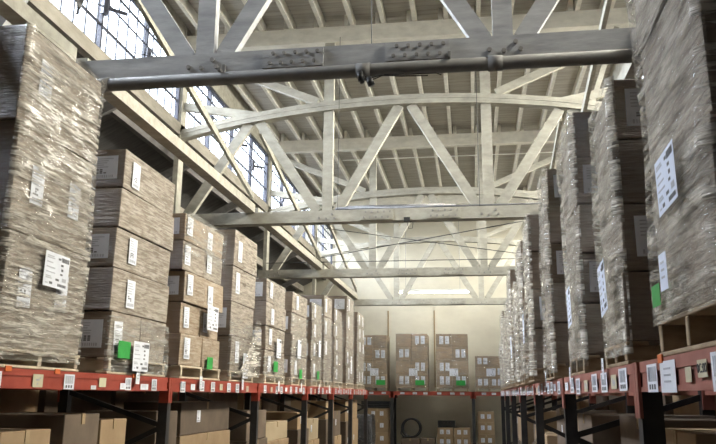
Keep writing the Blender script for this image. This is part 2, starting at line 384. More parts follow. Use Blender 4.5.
# longitudinal struts and sway braces between the trusses
prev = -.5
for i, y in enumerate(TY):
    span = 'before the first truss' if i == 0 else 'between the %s trusses' % ['', 'first and second', 'second and third', 'third and fourth'][i]
    y0 = TY[i-1]+.1 if i else 2.0
    for sd, x in (('left', -3.62), ('right', 1.56)):
        tag(MB().box((x-.12 if sd == 'left' else x-.04, y0, EYE+3.0), (x+.04 if sd == 'left' else x+.12, y-.1, EYE+3.14)).build('roof_strut', M['timber']),
            'light painted strut along the %s racking at chord level, %s' % (sd, span), 'strut', 'struts along the roof')
        if i:
            tag(MB().bar((x, y0+.05, arch_z(x, -.2)), (x, y-.15, EYE+3.28), .05, .10, (1, 0, 0)).build('sway_brace', M['timber']),
                'thin sloping brace over the %s racking, %s' % (sd, span), 'brace', 'sway braces')
# ------------------------------------------------------------------ services up in the roof
y = TY[0]-.19
p = thing('sprinkler_pipe', (XC, y, EYE+2.71), 'fat grey pipe slung under the bottom chord of the nearest truss', 'pipe')
MB().tube([(XL-XC-.1, 0, 0), (XR-XC+.1, 0, 0)], .058, 16).build('pipe_run', M['pipe'], p, True)
for x in (.17, 1.28, -2.2): MB().tube([(x-.06, 0, 0), (x+.06, 0, 0)], .066, 16).build('pipe_coupling', M['pipe'], p, True)
for x in (-1.1, .9, 2.6): MB().box((x-.012, -.07, .05), (x+.012, .085, .075)).box((x-.012, .05, .06), (x+.012, .085, .16)).build('pipe_hanger', M['pipe'], p)
p = thing('lamp_holder', (-.86, TY[0]-.30, EYE+2.57), 'black twin lamp holder dangling on its flex under the fat pipe', 'lamp holder')
MB().tube([(-.02, 0, .08), (0, 0, .0)], .028, 10).tube([(0, 0, .0), (.01, 0, -.02)], .02, 10).build('socket', M['black'], p, True)
MB().tube([(.06, 0, .02), (.085, 0, -.045)], .03, 10).build('socket', M['black'], p, True)
MB().tube([(-.02, 0, .08), (0, .06, .06), (.02, .11, .056)], .012, 6).build('bracket', M['black'], p)
MB().tube([(.07, 0, .02), (.16, .02, .05), (.33, .06, .05), (.55, .1, .06)], .005, 6).build('flex', M['black'], p)
MB().tube([(.0, 0, .06), (.08, .0, .0), (.2, .02, .055), (.62, .06, .06), (.66, .1, .06)], .004, 6).build('flex', M['black'], p)
y = TY[1]
for k, (x0, x1, dz, dy) in enumerate(((-2.2, XR, .125, -.06), (-2.2, -.2, .15, -.03), (-2.4, -.4, .175, 0), (XL, .9, .118, .03))):
    tag(MB().tube([(x0, y+dy, EYE+2.905+dz), (x1, y+dy, EYE+2.905+dz)], .017, 8).build('electrical_conduit', M['conduit'], None, True),
        ['grey conduit lying foremost along the second truss chord, running right', 'short dark conduit second in the bundle on the second truss chord', 'dark conduit on top of the bundle on the second truss chord', 'conduit at the back of the second truss chord, running left'][k], 'conduit', 'conduits on the second truss')
p = thing('junction_box', (-1.0, TY[1]-.13, EYE+2.80), 'small black junction box with a loop of wire under the second truss', 'junction box')
MB().box((-.05, -.03, -.03), (.05, .03, .04)).build('box_body', M['black'], p)
MB().tube([(.04, 0, -.02), (.10, 0, -.05), (.09, 0, -.14), (.03, 0, -.15), (.0, 0, -.03)], .006, 6).build('wire_loop', M['black'], p)
for lab, a, b in (('dark cable slanting up to the right behind the second truss', (-3.6, 17.5, EYE+3.25), (1.05, 14.5, EYE+3.35)),
                  ('dark cable slanting down to the right behind the second truss', (-3.3, 16.6, EYE+3.78), (1.1, 17.5, EYE+3.27)),
                  ('level dark cable stretched just above the third truss chord', (XL, 17.695, EYE+3.18), (XR, 17.695, EYE+3.18))):
    tag(MB().tube([a, b], .009, 6).build('cable', M['black']), lab, 'cable', 'cables in the roof')
for lab, x, yy, z0, z1 in (('thin wire hanging down past the left posts to the second truss', -2.16, TY[1]-.094, EYE+3.0, EYE+6.15), ('thin wire hanging behind the pipe above the lamp holder', -.83, TY[0]+.094, EYE+3.0, EYE+6.15),
                           ('thin wire hanging left of the right truss post at the second truss', .18, TY[1]-.094, EYE+3.0, EYE+6.15)):
    tag(MB().tube([(x, yy, z0), (x, yy, z1)], .005, 6).build('hanging_wire', M['black']), lab, 'wire', 'hanging wires')
for lab, yy, x0, x1, z in (('thin white rod across the joists behind the second truss', 13.4, -3.2, XR, EYE+6.3), ('thin white rod across the joists behind the third truss', 19.3, -3.4, XR, EYE+6.3), ('thin white rod across the joists in front of the second truss', 9.2, -4.5, -2.3, EYE+6.3)):
    tag(MB().tube([(x0, yy, z), (x1, yy, z)], .012, 6).build('ceiling_rod', M['fixture']), lab, 'rod', 'rods under the joists')
def tube_lamp(x, y, z, lab, L=2.44):
    p = thing('tube_light', (x, y, z), lab, 'ceiling light', 'fluorescent lights')
    MB().box((-L/2, -.10, .03), (L/2, .10, .09)).build('housing', M['fixture'], p)
    for dy in (-.05, .05): MB().tube([(-L/2+.03, dy, 0), (L/2-.03, dy, 0)], .02, 8).build('lit_tube', M['tube'], p, True)
    for dx in (-L/2+.015, L/2-.015): MB().box((dx-.015, -.08, -.03), (dx+.015, .08, .03)).build('end_cap', M['fixture'], p)
    for dx in (-.9, .9): MB().tube([(dx, 0, .09), (dx, 0, ZR-z-.2)], .006, 6).build('suspension_wire', M['conduit'], p)
tube_lamp(-1.25, 24.75, EYE+3.36, 'lit white tube light hanging behind the farthest truss over the far racking')

# ------------------------------------------------------------------ printed matter
def printed(name, parent, centre, facing, wd, ht, style='form', roll=0, lift=.004, mat='paper', tilt=0, bend=0):
    """thin paper standing on a face; facing is '+x', '-x' or '-y'; centre in parent space"""
    mb = MB(); u = {'+x': Vector((0, 1, 0)), '-x': Vector((0, -1, 0)), '-y': Vector((1, 0, 0))}[facing]
    nrm = {'+x': Vector((1, 0, 0)), '-x': Vector((-1, 0, 0)), '-y': Vector((0, -1, 0))}[facing]; up = Vector((0, 0, 1))
    cr, sr = math.cos(roll), math.sin(roll); u, up = u*cr+up*sr, up*cr-u*sr
    if tilt: up, nrm = (up*math.cos(tilt)+nrm*math.sin(tilt)), (nrm*math.cos(tilt)-up*math.sin(tilt))
    c = Vector(centre)
    def q(a0, b0, a1, b1, d, m, th=.0012):
        lo = c+nrm*(d-th); hi = c+nrm*d
        P = [lo+u*a*wd+up*b*ht for a, b in ((a0, b0), (a1, b0), (a1, b1), (a0, b1))]+[hi+u*a*wd+up*b*ht for a, b in ((a0, b0), (a1, b0), (a1, b1), (a0, b1))]
        mb.add(P, [(3, 2, 1, 0), (4, 5, 6, 7), (0, 1, 5, 4), (1, 2, 6, 5), (2, 3, 7, 6), (3, 0, 4, 7)], m)
    q(-.5, -.5, .5, .5, lift, 0)
    rd = random.Random(hash((round(c.x, 2), round(c.y, 2), round(c.z, 2), len(style))) & 0xffff)
    if style == 'form':
        for k, (b, l) in enumerate(((.38, .26), (.33, .30), (.2, .24), (.06, .34), (-.08, .36), (-.2, .2), (-.25, .24), (-.40, .1))):
            q(-.42, b-.016, -.42+l, b+.016, lift+.001, 2)
        for a, b, aw, bh in ((.08, .36, .05, .03), (.2, .2, .05, .03), (.22, .06, .04, .035), (.2, -.07, .05, .025), (.05, -.25, .07, .03), (-.2, -.38, .06, .035), (.33, -.22, .08, .055)): q(a-aw, b-bh, a+aw, b+bh, lift+.001, 1 if a < .3 else 2)
        x = .16
        while x < .46: 
            d = rd.choice((.008, .012, .02)); q(x, .30, x+d, .43, lift+.001, 1); x += d+rd.choice((.008, .014))
        x = .08
        while x < .44: q(x, -.43, x+.045, -.35, lift+.001, 1); x += .06
    elif style == 'carton':
        for k in range(5): q(-.4, .36-k*.09, -.4+rd.uniform(.35, .75), .395-k*.09, lift+.001, 2)
        for k in range(3):
            for j in range(3):
                if rd.random() < .7: q(-.3+j*.14, -.12-k*.07, -.2+j*.14, -.07-k*.07, lift+.001, 1)
        x = -.38
        while x < .36: d = rd.choice((.02, .04, .05)); q(x, -.44, x+d, -.33, lift+.001, 2); x += d+.035
    elif style == 'barcode':
        x = -.38
        while x < .34: d = rd.choice((.03, .05, .07)); q(x, -.12, x+d, .4, lift+.001, 2); x += d+rd.choice((.03, .05))
        for x in (-.32, -.08, .16): q(x, -.40, x+.14, -.22, lift+.001, 1)
    elif style == 'code':
        for j in range(4):
            for k in range(4):
                if rd.random() < .6: q(-.2+j*.12, -.3+k*.15, -.09+j*.12, -.16+k*.15, lift+.001, 2)
    elif style == 'tag':
        for b in (.25, .05, -.15): q(-.25, b-.03, .2, b+.03, lift+.001, 2)
    return mb.build(name, [M[mat], M['ink'], M['inkgrey']], parent)

# ------------------------------------------------------------------ wrapped pallet loads
def film_sleeve(name, parent, x_in, x_out, y0, y1, z0, z1, wrap_near, wrap_far, mat, amp=.016, seed=0, res=.035, rim=None):
    """film around the aisle side of a load (aisle face at x_out), turning wrap_near / wrap_far around the corners"""
    sg = 1 if x_out > x_in else -1; g = .012
    path = []
    def seg(p, q):
        p, q = Vector(p), Vector(q); k = max(1, int((q-p).length/res))
        for i in range(k): path.append(p.lerp(q, i/k))
    xo = x_out+sg*g
    c = .03
    seg((xo-sg*wrap_near, y0-g), (xo-sg*c, y0-g)); seg((xo-sg*c, y0-g), (xo, y0-g+c)); seg((xo, y0-g+c), (xo, y1+g-c)); seg((xo, y1+g-c), (xo-sg*c, y1+g)); seg((xo-sg*c, y1+g), (xo-sg*wrap_far, y1+g)); path.append(Vector((xo-sg*wrap_far, y1+g)))
    nz = max(3, int((z1-z0)/res)); mid = Vector(((x_in+x_out)/2, (y0+y1)/2))
    vs = []; fs = []; n = len(path)
    for j in range(nz+1):
        z = z0+(z1-z0)*j/nz
        for i, p in enumerate(path):
            t = Vector((path[min(i+1, n-1)]-path[max(i-1, 0)])).normalized(); nr = Vector((t.y, -t.x))
            if nr.dot(p-mid) < 0: nr = -nr
            s = i*res
            a = noise.noise(Vector((s*4.5+z*1.5+seed*7.3, (z+s*.35)*(6 if sg > 0 else 2.6), seed))); b = noise.noise(Vector((s*9+seed, z*3.1, seed*3.7+2))); cc = noise.noise(Vector((s*1.1, z*1.3, seed+9.1)))
            d = amp*(.5*abs(a)+.22*b+1.1*cc)*min(1, .15+(z1-z)/.25)
            d = max(d, -.008)
            if rim and j == 0: z = z0+rim*noise.noise(Vector((s*6, seed, 3)))
            vs.append((p.x+nr.x*d, p.y+nr.y*d, z))
    for j in range(nz):
        for i in range(n-1):
            q = (j*n+i, j*n+i+1, (j+1)*n+i+1, (j+1)*n+i)
            fs.append(q if sg > 0 else q[::-1])
    return MB().add([rel(parent, v) for v in vs], fs).build(name, mat, parent, True)
def pallet_parts(t, xi, xo, y0, y1, z0, h, pale=False):
    sg = 1 if xo > xi else -1; wm = M['pale_pallet'] if pale else M['pallet']
    for k in range(3):
        yy = y0+.02+(y1-y0-.04-.045)*k/2
        bevelled('pallet_stringer', wm, t, rel(t, (xi, yy, z0+.018)), rel(t, (xo, yy+.045, z0+h-.018)), .004, 1, .002)
    for k in range(6):
        xx = xi+(xo-xi-sg*.10)*k/5
        bevelled('pallet_deck_board', wm, t, rel(t, (xx, y0, z0+h-.018)), rel(t, (xx+sg*.10, y1, z0+h)), .003, 1, .002)
    for k in (0, 1, 2):
        xx = xi+(xo-xi-sg*.10)*k/2
        bevelled('pallet_base_board', wm, t, rel(t, (xx, y0, z0)), rel(t, (xx+sg*.10, y1, z0+.018)), .003, 1, .002)
DEPTH = 1.10
def load(side, y0, y1, top, tiers, label, x_face=None, pal=(.15, .28), mats=('carton',), film=None, film_z=None, seed=1, near_labels=(), aisle_labels=2, amp=.016, shift=.02, depth=DEPTH, group=None, wrapnear=.04, tops=None, pale=True):
    """side: 'left' or 'right' of the aisle. tiers: list of (height fraction, cartons along the face). top relative to the eye."""
    sg = 1 if side == 'left' else -1                     # the aisle face looks along +x on the left racking
    xo = x_face if x_face is not None else (-2.88 if sg > 0 else .72); xi = xo-sg*depth
    rd = random.Random(seed*101+3)
    z0 = EYE+pal[0]; zb = EYE+pal[1]; zt = EYE+top
    t = thing('wrapped_pallet_load', ((xi+xo)/2, (y0+y1)/2, z0), label, 'pallet load', group or ('wrapped pallet loads on the %s racking' % side))
    pallet_parts(t, xi, xo, y0, y1, z0+.003, zb-z0-.003, pale)
    tot = sum(h for h, _ in tiers); z = zb
    f = '+x' if sg > 0 else '-x'
    for k, (h, ny) in enumerate(tiers):
        hh = (zt-zb)*h/tot; dx = rd.uniform(-shift, 0) if k else -.004; dy = rd.uniform(-shift, shift)*.8
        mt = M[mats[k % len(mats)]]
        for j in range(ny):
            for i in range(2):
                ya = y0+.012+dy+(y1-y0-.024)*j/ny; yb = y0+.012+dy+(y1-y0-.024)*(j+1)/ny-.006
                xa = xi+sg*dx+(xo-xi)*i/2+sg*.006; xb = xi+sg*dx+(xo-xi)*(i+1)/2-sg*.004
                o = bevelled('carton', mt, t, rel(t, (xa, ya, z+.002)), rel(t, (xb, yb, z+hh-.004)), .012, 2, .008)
                o.rotation_euler.z = rd.uniform(-.016, .016)*(1.6 if ny > 1 else 1)
                sx, sy = abs(xb-xa)/2, (yb-ya)/2
                if i == 1 and k < 99:
                    w_ = min(.15, (yb-ya)*.3); hgt = min(.26, hh*.66)
                    offs = {2: (-.5, .45), 1: (-.55,), 0: ()}[aisle_labels if ny == 1 else min(1, aisle_labels)]
                    for of in offs:
                        of += rd.uniform(-.12, .12)
                        if rd.random() < .86:
                            printed('shipping_label', o, (sg*(sx+.0), of*sy, hh*(.5+rd.uniform(-.08, .08))), f, w_, hgt, 'carton', rd.uniform(-.05, .05), .011)
                if j == 0 and (k in near_labels) and i == 1:
                    printed('shipping_label', o, (sg*.09, -sy, hh*.5), '-y', .24, min(.24, hh*.6), 'carton', rd.uniform(-.03, .03), .011)
        z += hh
    if film:
        fz0, fz1 = film_z if film_z else (pal[0]+.05, top)
        film_sleeve('stretch_wrap', t, xi, xo, y0, y1, EYE+fz0, EYE+fz1, wrapnear, .12, M[film], amp, seed)
    return t, xo, sg
def on_face(L, y, z, wd, ht, style='form', name='paper_placard', roll=0, mat='paper', lift=.03, tilt=0):
    t, xo, sg = L
    return printed(name, t, rel(t, (xo, y, EYE+z)), '+x' if sg > 0 else '-x', wd, ht, style, roll, lift, mat, tilt)
def sticker(L, y, z, wd, ht, lift=.028):
    t, xo, sg = L; c = rel(t, (xo+sg*lift, y, EYE+z))
    return MB().box((c[0]-.001, c[1]-wd/2, c[2]-ht/2), (c[0]+.001, c[1]+wd/2, c[2]+ht/2)).build('green_sticker', M['green'], t)
def hang(L, y, z=.12, ht=.13, wd=.075): return on_face(L, y, z, wd, ht, 'tag', 'hanging_tag', random.uniform(-.05, .05), 'paper', .035)

one, two = 1, 2
A = load('left', 4.20, 5.24, 2.43, [(1, 1), (.98, 1), (.92, 1)], 'tall wrapped load at the left edge, cartons nearest the camera under heavy film', film='film_thick', seed=1, aisle_labels=2, amp=.02, pal=(.15, .27))
on_face(A, 4.755, .825, .31, .24, roll=-.02, lift=.036)
B = load('left', 5.68, 6.84, 2.04, [(1.05, 2), (1.0, 1), (.95, 1), (.95, 1), (.95, 1)], 'wrapped load of five carton tiers, green sticker on its lowest tier, second from left', film='film', film_z=(.17, .62), seed=2, near_labels=(0, 2, 4), aisle_labels=1)
on_face(B, 6.18, .31, .31, .25, lift=.05); sticker(B, 5.86, .35, .22, .14, .045); hang(B, 6.18, .145)
D = load('left', 7.20, 8.42, 1.84, [(1, 2), (1, 2), (1, 2), (.95, 2), (.9, 2)], 'wrapped load of brown cartons with many white labels, third from left', film='film', film_z=(1.42, 1.86), seed=3, near_labels=(2, 4), aisle_labels=1, mats=('carton_tan', 'carton_tan', 'carton_tan', 'carton'), shift=.05)
on_face(D, 8.0, .82, .36, .27); sticker(D, 7.98, .33, .18, .13); hang(D, 7.72, .12)
Fo = load('left', 8.76, 9.76, 2.02, [(1, 1), (1, 1), (1.05, 1), (1.1, 1)], 'narrow wrapped load with a loose fan of film at its foot, fourth from left', film='film', film_z=(.2, .9), seed=4, near_labels=(1,), aisle_labels=1, amp=.03)
vs = []; nu, nv = 22, 14
for a in range(nv+1):
    for b in range(nu+1):
        q = a/nv; yb = 8.80+.92*b/nu; yt = 9.55+.20*b/nu; u = q**.8
        vs.append(rel(Fo[0], (-2.80+.03*math.sin(b*1.9)*(1-q)+.02*math.sin(math.pi*q), yb*(1-u)+yt*u, EYE+.22+.74*q)))
MB().add(vs, [(a*(nu+1)+b, a*(nu+1)+b+1, (a+1)*(nu+1)+b+1, (a+1)*(nu+1)+b) for a in range(nv) for b in range(nu)]).build('loose_film', M['film_diagonal'], Fo[0], True)
on_face(Fo, 9.24, .35, .22, .31, lift=.05); hang(Fo, 9.2, .12)
G = load('left', 10.32, 11.46, 1.65, [(1, 1), (1, 1), (1, 1), (1, 1)], 'wrapped four tier load, its upper tier leaving the girder clear behind, fifth from left', seed=5, near_labels=(1, 3), aisle_labels=1, film='film', film_z=(.2, .55))
on_face(G, 10.95, .67, .26, .28); sticker(G, 10.8, .40, .25, .15); hang(G, 11.0, .12, .15)
H = load('left', 11.92, 13.0, 1.67, [(1, 1), (1, 1), (1, 1), (1, 1)], 'wrapped four tier load with glinting film, sixth from left', seed=6, near_labels=(0, 2), aisle_labels=1, film='film', film_z=(.2, 1.3))
on_face(H, 12.3, .74, .26, .3); sticker(H, 12.45, .34, .2, .15); hang(H, 12.5, .12, .15)
I = load('left', 13.45, 14.35, 1.68, [(1, 1), (1, 1), (1, 1), (1, 1)], 'lower wrapped load in front of a taller narrow one, seventh from left', seed=7, near_labels=(1, 3), aisle_labels=1, film='film', film_z=(.2, 1.68))
on_face(I, 14.0, .85, .2, .3); sticker(I, 13.9, .36, .2, .15); hang(I, 14.0, .12, .15)
J = load('left', 14.62, 15.42, 1.97, [(1, 1), (1, 1), (1, 1), (1, 1)], 'taller narrow wrapped load, eighth from left', seed=8, near_labels=(3,), aisle_labels=1, film='film', film_z=(.2, 1.5))
hang(J, 15.0, .12, .15)
K = load('left', 15.75, 16.75, 1.84, [(1, 1), (1, 1), (1, 1), (1, 1), (1, 1)], 'wrapped load ninth from left, beside the tallest far load', seed=9, aisle_labels=1, film='film', film_z=(.2, 1.7))
hang(K, 16.2, .12, .15)
Lo = load('left', 17.3, 18.35, 2.30, [(1, 1), (1, 1), (1, 1), (1, 1), (1, 1)], 'tallest of the far left loads, pale labels along the top of its near face', seed=10, near_labels=(4,), aisle_labels=1, film='film', film_z=(.2, 2.2))
on_face(Lo, 17.8, .7, .2, .4)
N_ = load('left', 18.95, 20.2, 2.10, [(1, 1), (1, 1), (1, 1), (1, 1), (1, 1)], 'farthest wrapped load of the left racking, next to the far wall racking', seed=11, aisle_labels=2, film='film', film_z=(.2, 2.0))

R1 = load('right', 2.27, 3.08, 2.0, [(1, 1), (1, 1), (1, 1)], 'big crinkled film load at the right edge, hanging out over the nearest right beam', pal=(.15, .29), film='film_diagonal', seed=21, aisle_labels=0, amp=.022, wrapnear=.30, film_z=(.27, 1.98), pale=False, depth=1.0)
on_face(R1, 2.585, .73, .25, .20, roll=.05, lift=.05, mat='paper_blue'); on_face(R1, 2.70, .43, .10, .13, lift=.055, mat='paper_blue', style='tag'); sticker(R1, 2.89, .37, .12, .08, .04)
R2 = load('right', 3.70, 4.32, 1.60, [(1, 1), (1, 1), (1, 1), (1, 1)], 'narrow wrapped load with dark carton ends, second from right', film='film_upright', seed=22, aisle_labels=0, near_labels=(1, 3), amp=.03, pal=(.15, .26), pale=False)
on_face(R2, 3.9, .54, .19, .26, mat='paper_blue', lift=.06, roll=.15); hang(R2, 4.2, .15, .11, .06)
R3 = load('right', 5.10, 5.85, 1.97, [(1, 1), (1, 1), (1, 1), (1, 1), (1, 1)], 'tall wrapped load with dark carton ends, third from right', film='film_upright', seed=23, aisle_labels=0, near_labels=(1, 3), amp=.03, pal=(.15, .27), pale=False)
on_face(R3, 5.25, .6, .19, .26, mat='paper_blue', lift=.06, roll=.1); hang(R3, 5.6, .15, .12, .06)
R4 = load('right', 6.62, 7.3, 2.02, [(1, 1), (1, 1), (1, 1), (1, 1), (1, 1)], 'wrapped load with a pale label high on its dark end, fourth from right', x_face=.68, film='film_upright', seed=24, aisle_labels=0, near_labels=(2, 4), amp=.03, pale=False)
hang(R4, 7.0, .15, .13, .06)
R5 = load('right', 7.72, 8.5, 1.86, [(1, 1), (1, 1), (1, 1), (1, 1)], 'wrapped load where the second truss chord meets the stacks, fifth from right', x_face=.60, film='film_upright', seed=25, aisle_labels=0, near_labels=(1,), amp=.045, pale=False)
on_face(R5, 8.1, .7, .19, .3, mat='paper_blue', lift=.06)
R6 = load('right', 9.45, 10.3, 1.94, [(1, 1), (1, 1), (1, 1), (1, 1)], 'glinting wrapped load sixth from right', x_face=.62, film='film_upright', seed=26, aisle_labels=0, amp=.045, pale=False)
R7 = load('right', 10.75, 11.6, 1.6, [(1, 1), (1, 1), (1, 1), (1, 1)], 'lower wrapped load seventh from right, bulging film', x_face=.62, film='film_upright', seed=27, aisle_labels=0, amp=.04, pale=False)
on_face(R7, 11.2, .7, .19, .3, mat='paper_blue', lift=.06)
R8 = load('right', 12.35, 13.2, 2.05, [(1, 1), (1, 1), (1, 1), (1, 1)], 'wrapped load by the third truss chord, eighth from right', x_face=.62, film='film_upright', seed=28, aisle_labels=0, amp=.035, pale=False)
R9 = load('right', 13.8, 14.7, 1.75, [(1, 1), (1, 1), (1, 1), (1, 1)], 'wrapped load ninth from right', x_face=.64, film='film_upright', seed=29, aisle_labels=0, amp=.035, pale=False)
R10 = load('right', 15.4, 16.4, 1.6, [(1, 1), (1, 1), (1, 1)], 'wrapped load tenth from right', x_face=.66, film='film_upright', seed=30, aisle_labels=0, amp=.035, pale=False)
R11 = load('right', 17.2, 18.3, 1.9, [(1, 1), (1, 1), (1, 1)], 'farthest tall wrapped load of the right racking', x_face=.68, film='film_upright', seed=31, aisle_labels=0, amp=.03, pale=False)
R12 = load('right', 18.9, 20.0, 1.35, [(1, 1), (1, 1), (1, 1)], 'farthest low wrapped load of the right racking, before the far wall', x_face=.70, film='film_upright', seed=32, aisle_labels=0, amp=.03, pale=False)

# loads on the far racking face the camera
YR = 25.25
def far_load(x0, x1, top, tiers, label, seed, stick=True):
    rd = random.Random(seed); z0 = EYE+.15; zb = z0+.13; zt = EYE+top
    t = thing('wrapped_pallet_load', ((x0+x1)/2, YR+.5, z0), label, 'pallet load', 'wrapped pallet loads on the far racking')
    y0, y1 = YR, YR+1.0
    for k in range(3):
        xx = x0+.02+(x1-x0-.085)*k/2
        bevelled('pallet_stringer', M['pallet'], t, rel(t, (xx, y0, z0+.02)), rel(t, (xx+.045, y1, zb-.018)), .004, 1)
    for k in range(5):
        yy = y0+(.9)*k/4
        bevelled('pallet_deck_board', M['pallet'], t, rel(t, (x0, yy, zb-.018)), rel(t, (x1, yy+.1, zb)), .003, 1)
        if k in (0, 2, 4): bevelled('pallet_base_board', M['pallet'], t, rel(t, (x0, yy, z0+.003)), rel(t, (x1, yy+.1, z0+.02)), .003, 1)
    z = zb
    for k in range(tiers):
        h = (zt-zb)/tiers
        for i in range(2):
            xa = x0+(x1-x0)*i/2+.004; xb = x0+(x1-x0)*(i+1)/2-.004
            o = bevelled('carton', M['carton_far'], t, rel(t, (xa, y0+rd.uniform(0, .02), z+.002)), rel(t, (xb, y1, z+h-.004)), .012, 2, .006)
            if i == (k+seed) % 2 or (k == 0):
                for dx in (-.10, .09): printed('shipping_label', o, (dx+.02, -.49, h*.52), '-y', .13, h*.6, 'carton', rd.uniform(-.04, .04), .02)
        z += h
    printed('paper_placard', t, (.05, -.5, .62), '-y', .28, .24, 'form', 0, .03)
    if stick: MB().box((.12, -.535, .20), (.42, -.531, .36)).build('green_sticker', M['green'], t)
    vs = []; n = 26; nz = 40
    for j in range(nz+1):
        for i in range(n+1):
            x = x0-.01+(x1-x0+.02)*i/n; z = z0+.06+(zt-z0-.05)*j/nz
            vs.append(rel(t, (x, y0-.012-.012*abs(noise.noise(Vector((x*3+seed, (z+x*.2)*9, seed)))), z)))
    MB().add(vs, [(j*(n+1)+i, j*(n+1)+i+1, (j+1)*(n+1)+i+1, (j+1)*(n+1)+i) for j in range(nz) for i in range(n)]).build('stretch_wrap', M['film_clear'], t, True)
M['film_clear'] = film_mat('clear_stretch_film', .02, .35, (.62, .60, .55))
far_load(-3.78, -2.85, 2.0, 4, 'wrapped carton load at the left end of the far racking, partly behind the left stacks', 41)
far_load(-2.54, -1.48, 2.04, 4, 'wrapped carton load left of centre on the far racking', 42)
far_load(-1.20, -.14, 2.03, 4, 'wrapped carton load right of centre on the far racking', 43)
far_load(.08, .98, 1.30, 3, 'low wrapped carton load at the right end of the far racking', 44, False)
# two taller loads beyond the racking ends stand deeper in the far rack

# ------------------------------------------------------------------ racking
ZT = EYE+.15; BH = .125
def upright(t, x, y, z1, lb):
    MB().box(rel(t, (x-.045, y-.04, 0)), rel(t, (x+.045, y+.04, z1))).build('upright', M['charcoal'], t)
    MB().box(rel(t, (x-.07, y-.06, 0)), rel(t, (x+.07, y+.06, .012))).build('foot_plate', M['charcoal'], t)
def side_rack(side, posts, label):
    sg = 1 if side == 'left' else -1
    xf = -2.912 if sg > 0 else .752; xr = xf-sg*1.02; bm = M['red'] if sg > 0 else M['faded_red']
    t = thing('pallet_rack', ((xf+xr)/2, (posts[0]+posts[-1])/2, 0), label, 'pallet rack')
    for k, y in enumerate(posts):
        for x in (xf, xr): upright(t, x, y, ZT-.01, k)
        zs = (.35, .82, 1.30, 1.62)
        for a in range(3):
            p, q = ((xf, zs[a]), (xr, zs[a+1])) if a % 2 == 0 else ((xr, zs[a]), (xf, zs[a+1]))
            MB().bar(rel(t, (p[0], y, p[1])), rel(t, (q[0], y, q[1])), .03, .045).build('diagonal_brace', M['charcoal'], t)
        MB().bar(rel(t, (xf, y, .35)), rel(t, (xr, y, .35)), .03, .045).build('horizontal_brace', M['charcoal'], t)
    for k in range(len(posts)-1):
        a, b = posts[k]+.045, posts[k+1]-.045
        for x, nm in ((xf, 'f'), (xr, 'r')):
            s = sg if nm == 'f' else -sg
            m = MB().box(rel(t, (x-.02, a, ZT-BH)), rel(t, (x+.035*s, b, ZT)))
            m.box(rel(t, (x+.035*s, a, ZT-.045)), rel(t, (x+.042*s, b, ZT))).box(rel(t, (x+.035*s, a, ZT-BH)), rel(t, (x+.042*s, b, ZT-BH+.02)))
            bo = m.build('beam', bm, t)
            for yy, d in ((posts[k], 1), (posts[k+1], -1)):
                MB().box(rel(t, (x+.046*s, yy+d*.004, ZT-.235)), rel(t, (x+.054*s, yy+d*.052, ZT))).box(rel(t, (x-.04, yy+d*.0405, ZT-.235)), rel(t, (x+.054*s, yy+d*.050, ZT))).build('beam_connector', bm, bo)
            if nm == 'f':
                rd = random.Random(k*13+(5 if sg > 0 else 9)); yy = a+.28
                xs = x+s*.043; f = '+x' if sg > 0 else '-x'; zc = ZT-BH/2-.012
                if (sg > 0 and k < 2) or (sg < 0 and k == 0): continue
                j = 0
                while yy < b-.12:
                    st, w_, h_, mt = ('barcode', .13, .105, 'paper') if j % 3 != 1 else rd.choice((('code', .10, .07, 'cream'), ('tag', .12, .06, 'paper')))
                    if sg < 0: w_ *= 1.5
                    printed('bay_label', bo, rel(t, (xs, yy, zc+rd.uniform(-.008, .01))), f, w_, h_, st, 0, .002, mt)
                    yy += rd.uniform(.26, .42) if sg > 0 else rd.uniform(.22, .38); j += 1
    return t, xf, sg
LP = [.9, 3.92, 6.95, 10.0, 13.05, 15.55, 18.1, 20.72]
RP = [.62, 3.46, 6.24, 9.15, 12.0, 14.8, 17.6, 20.4]
lr_, lx, _ = side_rack('left', LP, 'red and charcoal pallet racking along the left of the aisle')
rr_, rx, _ = side_rack('right', RP, 'faded red and charcoal pallet racking along the right of the aisle')
def beams_of(t): return [o for o in t.children if o.name.split('.')[0] == 'beam']
# first bays seen close to: stickers placed one by one
lb = [o for o in bpy.data.objects if o.name.startswith('beam') and o.parent == lr_]
fb = lb[2]                             # front beam of the second left bay (3.92 to 6.95)
for y, st, w_, h_, mt, dz in ((4.25, 'barcode', .10, .10, 'paper', 0), (4.70, 'code', .12, .085, 'cream', 0), (5.10, 'barcode', .14, .105, 'paper', 0), (5.46, 'tag', .08, .03, 'paper', -.035), (5.60, 'blank', .11, .07, 'cream', .005),
                              (5.95, 'tag', .09, .05, 'paper', -.02), (6.05, 'barcode', .11, .10, 'paper', .0), (6.37, 'tag', .16, .05, 'paper', -.02), (6.58, 'barcode', .11, .10, 'paper', 0)):
    printed('bay_label', fb, rel(lr_, (lx+.043, y, ZT-BH/2-.01+dz)), '+x', w_, h_, st, 0, .002, mt)
rb = [o for o in bpy.data.objects if o.name.startswith('beam') and o.parent == rr_]
fb = rb[0]
for y, st, w_, h_, mt, dz in ((3.18, 'barcode', .17, .11, 'paper', 0), (2.93, 'tag', .22, .115, 'paper', 0), (2.66, 'blank', .07, .05, 'cream', .0), (2.32, 'barcode', .17, .115, 'paper', 0)):
    printed('bay_label', fb, rel(rr_, (rx-.043, y, ZT-BH/2-.01+dz)), '-x', w_, h_, st, 0, .002, mt)
pl = printed('bay_label', fb, rel(rr_, (rx-.043, 2.50, ZT-BH/2+.004)), '-x', .10, .055, 'blank', 0, .002, 'cream')
fc = bpy.data.curves.new('plate_text', 'FONT'); fc.body = '0C:00'; fc.size = .042; fc.extrude = .0006; fc.align_x = 'CENTER'; fc.align_y = 'CENTER'
